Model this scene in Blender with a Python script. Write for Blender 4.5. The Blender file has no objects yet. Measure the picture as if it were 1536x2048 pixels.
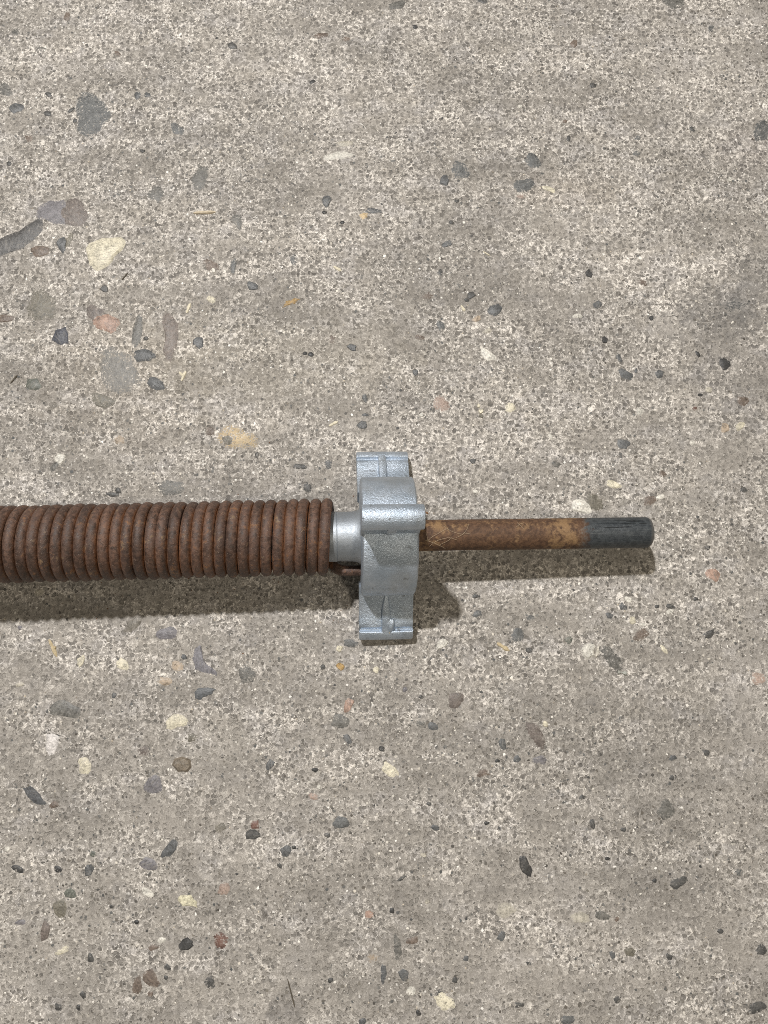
import bpy, bmesh, math, random
import numpy as np
from mathutils import Vector, Matrix

random.seed(7)
RNG = np.random.default_rng(11)
U = 0.0004                      # one working unit (about one photo pixel on the floor) in metres
S = bpy.context.scene
COL = S.collection

# ------------------------------------------------------------------ camera
F, W, H = 1657.0, 1536.0, 2048.0
PITCH, DX = 0.1899, 0.0099
d = np.array([DX, math.sin(PITCH), -math.cos(PITCH)]); d /= np.linalg.norm(d)
CAM = -F * d
CZ = -d
CX = np.cross([0, 1, 0], CZ); CX /= np.linalg.norm(CX)
CY = np.cross(CZ, CX)
cd = bpy.data.cameras.new('camera'); cam = bpy.data.objects.new('camera', cd); COL.objects.link(cam)
cd.sensor_fit = 'VERTICAL'; cd.sensor_height = 24.0; cd.lens = 24.0 * F / H
cd.clip_start = 0.01; cd.clip_end = 100.0
cam.matrix_world = Matrix(((CX[0], CY[0], CZ[0], CAM[0]*U), (CX[1], CY[1], CZ[1], CAM[1]*U), (CX[2], CY[2], CZ[2], CAM[2]*U), (0, 0, 0, 1)))
S.camera = cam

# ------------------------------------------------------------------ light: an indoor floor under lamps
world = bpy.data.worlds.new('World'); S.world = world; world.use_nodes = True
bg = world.node_tree.nodes['Background']
bg.inputs['Color'].default_value = (1.0, 0.92, 0.76, 1); bg.inputs['Strength'].default_value = 0.155

def lamp(name, kx, ky, h, watts, size, colour):
    l = bpy.data.lights.new(name, 'AREA'); l.shape = 'DISK'; l.size = size; l.energy = watts; l.color = colour
    o = bpy.data.objects.new(name, l); COL.objects.link(o)
    o.location = (-kx*h, -ky*h, h)
    v = Vector((0, -0.03, 0)) - o.location
    o.rotation_euler = v.to_track_quat('-Z', 'Y').to_euler()
    return o
# (kx, ky): shadow offset on the floor per unit of height
lamp('ceiling_lamp', 0.255, -0.385, 2.8, 97.0, 0.12, (1.0, 0.985, 0.965))
lamp('far_lamp', -0.30, 0.26, 2.8, 17.0, 0.30, (1.0, 0.90, 0.74))

S.view_settings.view_transform = 'Standard'; S.view_settings.look = 'None'
S.view_settings.exposure = 0.0; S.view_settings.gamma = 1.0
S.view_settings.use_curve_mapping = False
S.render.engine = 'CYCLES'
S.cycles.use_denoising = False
S.cycles.pixel_filter_type = 'BLACKMAN_HARRIS'; S.cycles.filter_width = 0.95
S.cycles.max_bounces = 5; S.cycles.diffuse_bounces = 3; S.cycles.glossy_bounces = 3

# ------------------------------------------------------------------ helpers
def unproject(px, py, z=0.0):
    """photo pixel -> floor point (working units) at height z"""
    r = CX*(px-W/2)/F + CY*(H/2-py)/F - CZ
    t = (z-CAM[2])/r[2]
    p = CAM + t*r
    return np.array([p[0], p[1]])

def lattice(seed, n=512):
    return np.random.default_rng(seed).random((n, n))
LAT = {}
def vnoise(x, y, scale, seed):
    """smooth value noise in 0..1"""
    if seed not in LAT: LAT[seed] = lattice(seed)
    L = LAT[seed]; n = L.shape[0]
    x = np.asarray(x, float)/scale; y = np.asarray(y, float)/scale
    xi = np.floor(x).astype(int); yi = np.floor(y).astype(int); fx = x-xi; fy = y-yi
    fx = fx*fx*(3-2*fx); fy = fy*fy*(3-2*fy)
    a = L[xi % n, yi % n]; b = L[(xi+1) % n, yi % n]; c = L[xi % n, (yi+1) % n]; e = L[(xi+1) % n, (yi+1) % n]
    return (a*(1-fx)+b*fx)*(1-fy) + (c*(1-fx)+e*fx)*fy

def ground_z(x, y):
    z = (vnoise(x, y*1.8, 190, 1)-.5)*1.2 + (vnoise(x, y, 46, 2)-.5)*.8 + (vnoise(x, y*2.2, 14, 3)-.5)*.5
    return z

def mesh_obj(name, verts, faces, mat, parent=None, smooth=True, sharp=None):
    me = bpy.data.meshes.new(name)
    me.from_pydata([tuple(v) for v in verts], [], faces)
    me.validate()
    if smooth:
        me.polygons.foreach_set('use_smooth', [True]*len(me.polygons))
        if sharp: me.set_sharp_from_angle(angle=math.radians(sharp))
    o = bpy.data.objects.new(name, me); COL.objects.link(o)
    if mat: me.materials.append(mat)
    if parent: o.parent = parent
    return o

def tag(o, label, cat, group=None):
    o['label'] = label; o['category'] = cat
    if group: o['group'] = group
    return o

class NT:
    def __init__(self, tree): self.t = tree
    def n(self, kind, **kw):
        nd = self.t.nodes.new(kind)
        ins = kw.pop('i', {})
        for k, v in kw.items(): setattr(nd, k, v)
        for k, v in ins.items(): self.put(nd.inputs[k], v)
        return nd
    def put(self, sock, v):
        if isinstance(v, bpy.types.NodeSocket): self.t.links.new(v, sock)
        else: sock.default_value = v
    def math(self, op, a, b=0.0, c=0.0, clamp=False):
        nd = self.n('ShaderNodeMath', operation=op, use_clamp=clamp)
        self.put(nd.inputs[0], a); self.put(nd.inputs[1], b); self.put(nd.inputs[2], c)
        return nd.outputs[0]
    def ramp(self, v, a, b, lo=0.0, hi=1.0, smooth=True):
        nd = self.n('ShaderNodeMapRange', interpolation_type='SMOOTHSTEP' if smooth else 'LINEAR')
        for k, x in zip(('Value', 'From Min', 'From Max', 'To Min', 'To Max'), (v, a, b, lo, hi)): self.put(nd.inputs[k], x)
        return nd.outputs['Result']
    def mix(self, f, a, b, blend='MIX'):
        nd = self.n('ShaderNodeMix', data_type='RGBA', blend_type=blend)
        self.put(nd.inputs[0], f); self.put(nd.inputs[6], a); self.put(nd.inputs[7], b)
        return nd.outputs[2]
    def noise(self, vec, scale, detail=2.0, rough=.5, dist=0.0, dim='3D'):
        nd = self.n('ShaderNodeTexNoise', noise_dimensions=dim, i={'Vector': vec, 'Scale': scale, 'Detail': detail, 'Roughness': rough, 'Distortion': dist})
        return nd.outputs['Fac'], nd.outputs['Color']
    def voro(self, vec, scale, rnd=1.0, feature='F1'):
        nd = self.n('ShaderNodeTexVoronoi', voronoi_dimensions='2D', feature=feature, i={'Vector': vec, 'Scale': scale, 'Randomness': rnd})
        return nd.outputs['Distance'], nd.outputs['Color']
    def scalev(self, vec, sx, sy, sz):
        nd = self.n('ShaderNodeVectorMath', operation='MULTIPLY'); self.put(nd.inputs[0], vec); nd.inputs[1].default_value = (sx, sy, sz)
        return nd.outputs[0]
    def sep(self, vec):
        nd = self.n('ShaderNodeSeparateXYZ'); self.put(nd.inputs[0], vec); return nd.outputs
    def sepc(self, c):
        nd = self.n('ShaderNodeSeparateColor'); self.put(nd.inputs[0], c); return nd.outputs

def rgb(*c): return (c[0], c[1], c[2], 1.0)

def material(name):
    m = bpy.data.materials.new(name); m.use_nodes = True
    m.node_tree.nodes.clear()
    t = NT(m.node_tree)
    out = t.n('ShaderNodeOutputMaterial'); b = t.n('ShaderNodeBsdfPrincipled')
    t.t.links.new(b.outputs[0], out.inputs[0])
    return m, t, b

# ------------------------------------------------------------------ concrete node group (world position based)
def build_concrete():
    g = bpy.data.node_groups.new('worn_concrete', 'ShaderNodeTree')
    g.interface.new_socket('Color', in_out='OUTPUT', socket_type='NodeSocketColor')
    g.interface.new_socket('Height', in_out='OUTPUT', socket_type='NodeSocketFloat')
    t = NT(g); out = t.n('NodeGroupOutput')
    N = lambda *a: t.noise(*a, dim='2D')
    pos = t.n('ShaderNodeNewGeometry').outputs['Position']
    P = t.scalev(pos, 1/U/100, 1/U/100, 0)           # 1 = 100 working units
    _, wc = N(P, 9.0, 1, .6)
    wv = t.n('ShaderNodeVectorMath', operation='MULTIPLY_ADD'); t.put(wv.inputs[0], wc); wv.inputs[1].default_value = (.08, .08, 0); t.put(wv.inputs[2], P)
    Q = wv.outputs[0]                                # warped copy so grains are not round
    big, _ = N(P, .32, 2, .55)
    streak, _ = N(t.scalev(P, .35, 1.5, 1), .8, 3, .6, .4)
    patch, pc = N(t.scalev(P, .8, 1.1, 1), 1.5, 3, .62)
    patch2, _ = N(P, 4.2, 3, .62)
    # dust film: smooth, low contrast
    dsum = t.math('ADD', t.math('MULTIPLY', streak, .62), t.math('ADD', t.math('MULTIPLY', patch, .55), t.math('MULTIPLY', patch2, .4)))
    dsum = t.math('ADD', dsum, t.ramp(t.sep(P)[1], -9.0, 9.0, .06, -.08, False))
    dust = t.ramp(dsum, .68, .93)
    # cement paste: pale mesh between the grains
    fine, _ = N(Q, 12.5, 3, .70, .5)
    finer, _ = N(Q, 40.0, 2, .62)
    fsum = t.math('ADD', t.math('MULTIPLY', fine, .58), t.math('MULTIPLY', finer, .42))
    paste = t.ramp(t.math('ADD', fsum, t.math('MULTIPLY_ADD', patch2, .22, -.11)), .44, .63)
    # sand grains, two sizes
    v1, c1 = t.voro(Q, 10.8); v2, c2 = t.voro(Q, 19.0)
    s1 = t.sepc(c1); s2 = t.sepc(c2)
    g1 = t.math('MULTIPLY', t.ramp(v1, t.math('MULTIPLY_ADD', s1[0], .36, .06), t.math('MULTIPLY_ADD', s1[0], .36, .16), 1, 0), t.ramp(s1[1], .26, .42))
    g2 = t.math('MULTIPLY', t.ramp(v2, t.math('MULTIPLY_ADD', s2[0], .40, .10), t.math('MULTIPLY_ADD', s2[0], .40, .24), 1, 0), t.ramp(s2[1], .22, .42))
    base = t.mix(paste, rgb(.296, .273, .246), rgb(.80, .748, .683))
    h1 = t.sepc(pc)
    base = t.mix(t.ramp(h1[0], .46, .68, 0, .25), base, rgb(.50, .45, .38))
    base = t.mix(t.ramp(h1[2], .46, .68, 0, .25), base, rgb(.38, .37, .385))
    gc1 = t.mix(s1[2], rgb(.094, .087, .080), rgb(.272, .251, .226))
    gc2 = t.mix(s2[2], rgb(.162, .150, .136), rgb(.356, .329, .297))
    col = t.mix(t.math('MULTIPLY', g2, .66), base, gc2)
    col = t.mix(t.math('MULTIPLY', g1, .80), col, gc1)
    dcol = t.mix(finer, rgb(.284, .261, .234), rgb(.448, .414, .373))
    col = t.mix(t.math('MULTIPLY', dust, .68), col, dcol)
    # broad tone of the slab
    tone = t.math('ADD', t.ramp(big, .3, .7, .92, 1.12, False), t.ramp(streak, .3, .7, .12, -.14, False))
    trowel, _ = N(t.scalev(P, .10, 2.0, 1), 1.0, 2, .5, .3)
    tone = t.math('ADD', tone, t.ramp(trowel, .3, .7, .045, -.045, False))
    tone = t.math('ADD', tone, t.ramp(patch, .3, .7, .12, -.12, False))
    tn = t.n('ShaderNodeVectorMath', operation='SCALE'); t.put(tn.inputs[0], col); t.put(tn.inputs['Scale'], tone)
    col = tn.outputs[0]
    for (px, py, rx, ry, k, tint) in STAINS:
        c = unproject(px, py)/100
        sb = t.n('ShaderNodeVectorMath', operation='SUBTRACT'); t.put(sb.inputs[0], P); sb.inputs[1].default_value = (c[0], c[1], 0)
        sc = t.scalev(sb.outputs[0], 100/rx, 100/ry, 1)
        ln = t.n('ShaderNodeVectorMath', operation='LENGTH'); t.put(ln.inputs[0], sc)
        dd = t.math('ADD', ln.outputs['Value'], t.math('MULTIPLY_ADD', patch2, 1.6, -.8))
        m = t.ramp(dd, .35, 1.25, k, 0)
        col = t.mix(m, col, t.mix(.5, t.mix(1.0, col, rgb(*[min(1, q*3) for q in tint]), 'MULTIPLY'), rgb(*tint)))
    hgt = t.math('ADD', t.math('MULTIPLY', fsum, 1.6), t.math('MULTIPLY', g1, -.6))
    g.links.new(col, out.inputs['Color']); g.links.new(hgt, out.inputs['Height'])
    return g

STAINS = [(1440, 625, 120, 60, .75, (.20, .195, .19)), (1510, 560, 70, 90, .5, (.19, .187, .185)), (1480, 745, 110, 150, .5, (.24, .232, .225)), (1200, 1900, 320, 120, .12, (.40, .36, .33)),
           (240, 760, 200, 180, .18, (.28, .25, .21)), 
          (1330, 650, 45, 45, .35, (.58, .55, .53)), (1390, 130, 160, 130, .2, (.56, .52, .48)), (1130, 380, 150, 50, .25, (.30, .27, .235)),
          (580, 2020, 40, 40, .45, (.17, .165, .165)), (1490, 300, 90, 60, .25, (.27, .25, .245)), (440, 1480, 70, 50, .30, (.60, .56, .50)),
          (540, 720, 350, 120, .15, (.40, .35, .28)), (1500, 1400, 60, 160, .2, (.5, .47, .45))]
CONC = build_concrete()

def conc(t):
    nd = t.n('ShaderNodeGroup'); nd.node_tree = CONC
    return nd.outputs['Color'], nd.outputs['Height']

def m_concrete():
    m, t, b = material('worn_concrete')
    c, h = conc(t)
    t.put(b.inputs['Base Color'], c); b.inputs['Roughness'].default_value = .82
    b.inputs['Specular IOR Level'].default_value = .30
    bp = t.n('ShaderNodeBump', i={'Strength': 1.0, 'Distance': 1.9*U, 'Height': h})
    t.put(b.inputs['Normal'], bp.outputs[0])
    return m

def m_stone():
    m, t, b = material('aggregate_stone')
    c, h = conc(t)
    oi = t.n('ShaderNodeObjectInfo')
    dust = t.n('ShaderNodeAttribute', attribute_type='OBJECT', attribute_name='dust').outputs['Fac']
    edge = t.n('ShaderNodeAttribute', attribute_type='GEOMETRY', attribute_name='edge').outputs['Fac']
    pos = t.n('ShaderNodeNewGeometry').outputs['Position']
    P = t.scalev(pos, 1/U, 1/U, 1/U)
    n1, _ = t.noise(P, .09, 3, .65, .5); n2, _ = t.noise(P, .30, 3, .7)
    rnd = oi.outputs['Random']
    rt = t.n('ShaderNodeVectorRotate', rotation_type='Z_AXIS'); t.put(rt.inputs['Vector'], P); t.put(rt.inputs['Angle'], t.math('MULTIPLY', rnd, 6.28))
    n3, _ = t.noise(t.scalev(rt.outputs[0], .25, 1, 1), .28, 3, .65, .8)
    k = t.math('ADD', t.ramp(n1, .3, .7, .62, 1.32, False), t.ramp(n2, .3, .7, -.4, .4, False))
    sc = t.n('ShaderNodeVectorMath', operation='SCALE'); t.put(sc.inputs[0], oi.outputs['Color']); t.put(sc.inputs['Scale'], k)
    col = t.mix(t.ramp(n3, .52, .66, 0, t.math('MULTIPLY', rnd, .6)), sc.outputs[0], rgb(.25, .23, .205))
    dk_ = t.n('ShaderNodeVectorMath', operation='SCALE'); t.put(dk_.inputs[0], sc.outputs[0]); dk_.inputs['Scale'].default_value = .45
    col = t.mix(t.ramp(n3, .48, .36, 0, .6), col, dk_.outputs[0])
    col = t.mix(.07, col, rgb(.40, .375, .34))
    # dust and cement skin: heavier at the rim
    e = t.math('ADD', t.math('MULTIPLY_ADD', dust, .75, -.22), t.math('MULTIPLY', t.math('POWER', edge, 1.6), t.math('MULTIPLY_ADD', dust, .30, .34)))
    e = t.math('ADD', e, t.math('ADD', t.math('MULTIPLY_ADD', n1, 1.1, -.55), t.math('MULTIPLY_ADD', n2, 1.8, -.9)))
    col = t.mix(t.ramp(e, .28, .52), col, c)
    t.put(b.inputs['Base Color'], col)
    t.put(b.inputs['Roughness'], t.ramp(e, .1, .6, .42, .85))
    b.inputs['Specular IOR Level'].default_value = .35
    hh = t.math('ADD', t.math('MULTIPLY', n2, .6), t.math('MULTIPLY', h, .4))
    bp = t.n('ShaderNodeBump', i={'Strength': .7, 'Distance': 1.2*U, 'Height': hh})
    t.put(b.inputs['Normal'], bp.outputs[0])
    return m

def m_grain():
    m, t, b = material('sand_grain')
    c, h = conc(t)
    a = t.n('ShaderNodeAttribute', attribute_type='GEOMETRY', attribute_name='tint')
    t.put(b.inputs['Base Color'], t.mix(t.math('SUBTRACT', 1.0, a.outputs['Alpha']), a.outputs['Color'], c))
    b.inputs['Roughness'].default_value = .6; b.inputs['Specular IOR Level'].default_value = .35
    return m

def m_rust(kind):
    """kind 'coil' or 'shaft': object space is the axis frame, x along the shaft"""
    m, t, b = material('rusted_spring_steel' if kind == 'coil' else 'rusted_shaft_steel')
    oc = t.n('ShaderNodeTexCoord').outputs['Object']
    P = t.scalev(oc, 1/U, 1/U, 1/U)
    x, y, z = t.sep(P)[:3]
    if kind == 'coil':                    # measured from the sagging coil axis
        sg = t.math('MINIMUM', t.math('MAXIMUM', t.math('MULTIPLY_ADD', x, -1/600, -.25), 0.0), 1.4)
        y = t.math('MULTIPLY_ADD', sg, 4.5, y); z = t.math('MULTIPLY_ADD', sg, 13.0, z)
    rho = t.math('SQRT', t.math('ADD', t.math('MULTIPLY', y, y), t.math('MULTIPLY', z, z)))
    n1, _ = t.noise(P, .035, 4, .6, .4); n2, c2 = t.noise(P, .13, 5, .68, .3); n3, _ = t.noise(P, .5, 3, .6)
    n4, _ = t.noise(P, .016, 3, .5)
    if kind == 'coil':
        col = t.mix(t.ramp(n2, .34, .66), rgb(.048, .026, .018), rgb(.130, .071, .047))
        n5, _ = t.noise(t.scalev(P, 1, .12, .12), .055, 2, .5)
        n6, _ = t.noise(P, .075, 3, .65, .8)
        col = t.mix(t.ramp(n1, .42, .62, 0, .65), col, rgb(.100, .060, .047))
        tw = t.n('ShaderNodeVectorMath', operation='SCALE'); t.put(tw.inputs[0], col); t.put(tw.inputs['Scale'], t.ramp(n5, .3, .7, .58, 1.42, False)); col = tw.outputs[0]
        col = t.mix(t.ramp(n6, .57, .66, 0, .75), col, rgb(.038, .023, .017))
        col = t.mix(t.math('MULTIPLY', t.ramp(n6, .42, .34), t.ramp(n1, .48, .60)), col, rgb(.19, .125, .075))
        groove = t.ramp(rho, 63.5, 69.0, .9, 0)
        gx = t.math('MULTIPLY', t.ramp(x, -700, -420, .35, 1.0), t.ramp(n4, .36, .50))
        og = t.math('MULTIPLY', t.math('MULTIPLY', groove, t.math('MULTIPLY', gx, t.ramp(x, -101, -98, .8, 0))), t.ramp(n2, .32, .62, .25, .95))
        col = t.mix(og, col, rgb(.25, .095, .028))
        sp = t.math('MULTIPLY', t.ramp(t.math('ADD', t.math('MULTIPLY', n1, .6), t.math('MULTIPLY', n2, .5)), .60, .72), t.ramp(n4, .42, .58))
        col = t.mix(t.math('MULTIPLY', sp, .8), col, rgb(.25, .115, .042))
        col = t.mix(t.ramp(n3, .62, .70, 0, .6), col, rgb(.34, .27, .22))
        t.put(b.inputs['Roughness'], t.ramp(n2, .3, .7, .50, .72))
        b.inputs['Specular IOR Level'].default_value = .55
    else:
        col = t.mix(t.ramp(n2, .34, .66), rgb(.066, .034, .019), rgb(.145, .078, .042))
        ch = t.math('ADD', t.math('MULTIPLY', n1, .75), t.math('MULTIPLY', n2, .45))
        ends = t.math('ADD', t.ramp(x, 50, 150, .09, 0), t.ramp(t.math('ABSOLUTE', t.math('SUBTRACT', x, 325.0)), 0, 55, .14, 0))
        topband = t.math('ADD', t.ramp(t.math('ABSOLUTE', t.math('SUBTRACT', y, 13.0)), 0, 14, .07, 0), 0.0)
        ch = t.math('ADD', ch, t.math('ADD', ends, topband))
        col = t.mix(t.ramp(ch, .645, .83), col, t.mix(n3, rgb(.15, .078, .030), rgb(.36, .23, .12)))
        col = t.mix(t.ramp(n3, .63, .74, 0, .5), col, rgb(.34, .25, .18))
        # blackened, scraped end
        xe = t.math('ADD', x, t.math('ADD', t.math('MULTIPLY_ADD', n1, 40.0, -20.0), t.math('MULTIPLY_ADD', n2, 70.0, -35.0)))
        dk = t.mix(t.ramp(n2, .3, .7), rgb(.022, .027, .032), rgb(.062, .070, .076))
        st, _ = t.noise(t.scalev(P, .03, .55, .55), 1.0, 3, .6)
        dk = t.mix(t.ramp(st, .54, .70, 0, .34), dk, rgb(.15, .155, .15))
        dk = t.mix(t.ramp(t.math('ADD', t.math('MULTIPLY', xe, -.012), t.math('MULTIPLY', n2, .8)), -4.02, -3.85, 0, .6), dk, rgb(.21, .185, .15))
        isend = t.ramp(xe, 354, 376)
        tip = t.ramp(x, 487, 494, 0, .6)
        col = t.mix(isend, col, dk)
        col = t.mix(tip, col, rgb(.16, .15, .14))
        t.put(b.inputs['Roughness'], t.ramp(isend, 0, 1, .68, .48))
        b.inputs['Specular IOR Level'].default_value = .45
    t.put(b.inputs['Base Color'], col)
    hh = t.math('ADD', t.math('MULTIPLY', n2, .7), t.math('MULTIPLY', n3, .4))
    bp = t.n('ShaderNodeBump', i={'Strength': .8, 'Distance': 2.0*U, 'Height': hh})
    t.put(b.inputs['Normal'], bp.outputs[0])
    return m

def m_cast(name, relief):
    m, t, b = material(name)
    oc = t.n('ShaderNodeTexCoord').outputs['Object']
    P = t.scalev(oc, 1/U, 1/U, 1/U)
    n1, _ = t.noise(P, .03, 4, .6); n2, _ = t.noise(P, .22, 4, .65); n3, _ = t.noise(P, .55, 3, .6)
    n4, _ = t.noise(P, .075, 4, .7, .6)
    col = t.mix(t.ramp(n1, .3, .7), rgb(.44, .51, .595), rgb(.565, .63, .715))
    col = t.mix(t.ramp(n2, .62, .75, 0, .30), col, rgb(.36, .375, .39))
    col = t.mix(t.ramp(n4, .60, .70, 0, .65), col, rgb(.15, .15, .15))
    n5, _ = t.noise(P, .013, 3, .6, .5)
    col = t.mix(t.ramp(n5, .50, .68, 0, .35), col, rgb(.33, .335, .32))
    if relief < .5: col = t.mix(.55, col, rgb(.26, .257, .245))
    t.put(b.inputs['Base Color'], col)
    b.inputs['Metallic'].default_value = .78
    t.put(b.inputs['Roughness'], t.ramp(n3, .40, .66, .54, .36) if relief > .5 else t.ramp(n2, .3, .7, .48, .60))
    hh = t.math('ADD', t.math('MULTIPLY', n2, .8), t.math('MULTIPLY', n3, .7))
    bp = t.n('ShaderNodeBump', i={'Strength': relief, 'Distance': 1.6*U, 'Height': hh})
    t.put(b.inputs['Normal'], bp.outputs[0])
    return m

def m_plain(name, c, rough=.7, var=.25, scale=.25, spec=.3):
    m, t, b = material(name)
    oc = t.n('ShaderNodeTexCoord').outputs['Object']
    n1, _ = t.noise(t.scalev(oc, 1/U, 1/U, 1/U), scale, 4, .65)
    k = t.ramp(n1, .3, .7, 1-var, 1+var, False)
    sc = t.n('ShaderNodeVectorMath', operation='SCALE'); t.put(sc.inputs[0], rgb(*c)[:3]); t.put(sc.inputs['Scale'], k)
    t.put(b.inputs['Base Color'], sc.outputs[0]); b.inputs['Roughness'].default_value = rough
    b.inputs['Specular IOR Level'].default_value = spec
    return m

M_CONC, M_STONE, M_GRAIN = m_concrete(), m_stone(), m_grain()
M_COIL, M_SHAFT, M_CAST = m_rust('coil'), m_rust('shaft'), m_cast('cast_aluminium', .8)
M_NECK = m_cast('smooth_cast_aluminium', .28)

# ------------------------------------------------------------------ floor
def axis_coords(lo, hi, step, far):
    a = list(np.arange(lo, hi+.1, step)); s = step; l, h = lo, hi
    left, right = [], []
    while l > -far:
        s *= 1.5; l -= s; h += s; left.append(l); right.append(h)
    return np.array(left[::-1]+a+right)
gx = axis_coords(-1050, 1050, 5.0, 9000); gy = axis_coords(-1250, 1500, 5.0, 9000)
X, Y = np.meshgrid(gx, gy, indexing='ij')
Z = ground_z(X, Y)
nv = X.size; ni, nj = X.shape
me = bpy.data.meshes.new('concrete_floor')
idx = np.arange(nv).reshape(ni, nj)
quads = np.stack([idx[:-1, :-1], idx[1:, :-1], idx[1:, 1:], idx[:-1, 1:]], -1).reshape(-1, 4)
me.vertices.add(nv); me.vertices.foreach_set('co', (np.stack([X, Y, Z], -1).reshape(-1, 3)*U).astype(np.float32).ravel())
me.loops.add(quads.size); me.loops.foreach_set('vertex_index', quads.ravel().astype(np.int32))
me.polygons.add(len(quads)); me.polygons.foreach_set('loop_start', np.arange(0, quads.size, 4, dtype=np.int32))
me.polygons.foreach_set('use_smooth', np.ones(len(quads), bool))
me.update(calc_edges=True); me.materials.append(M_CONC)
floor = bpy.data.objects.new('concrete_floor', me); COL.objects.link(floor); floor['kind'] = 'structure'

# ------------------------------------------------------------------ aggregate stones set in the floor
PAL = dict(slate=(.098, .103, .108), dark=(.066, .066, .065), black=(.030, .031, .033), grey=(.135, .131, .120), bluegrey=(.118, .123, .124),
           brown=(.165, .125, .100), mauve=(.155, .127, .113), olive=(.165, .150, .118), cream=(.70, .645, .50), white=(.70, .67, .60),
           pink=(.43, .32, .265), salmon=(.41, .27, .21), ochre=(.66, .50, .28), violet=(.185, .175, .190), green=(.115, .125, .105),
           red=(.17, .085, .065), pale=(.53, .49, .41), tan=(.44, .35, .26), amber=(.40, .25, .08))
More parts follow.
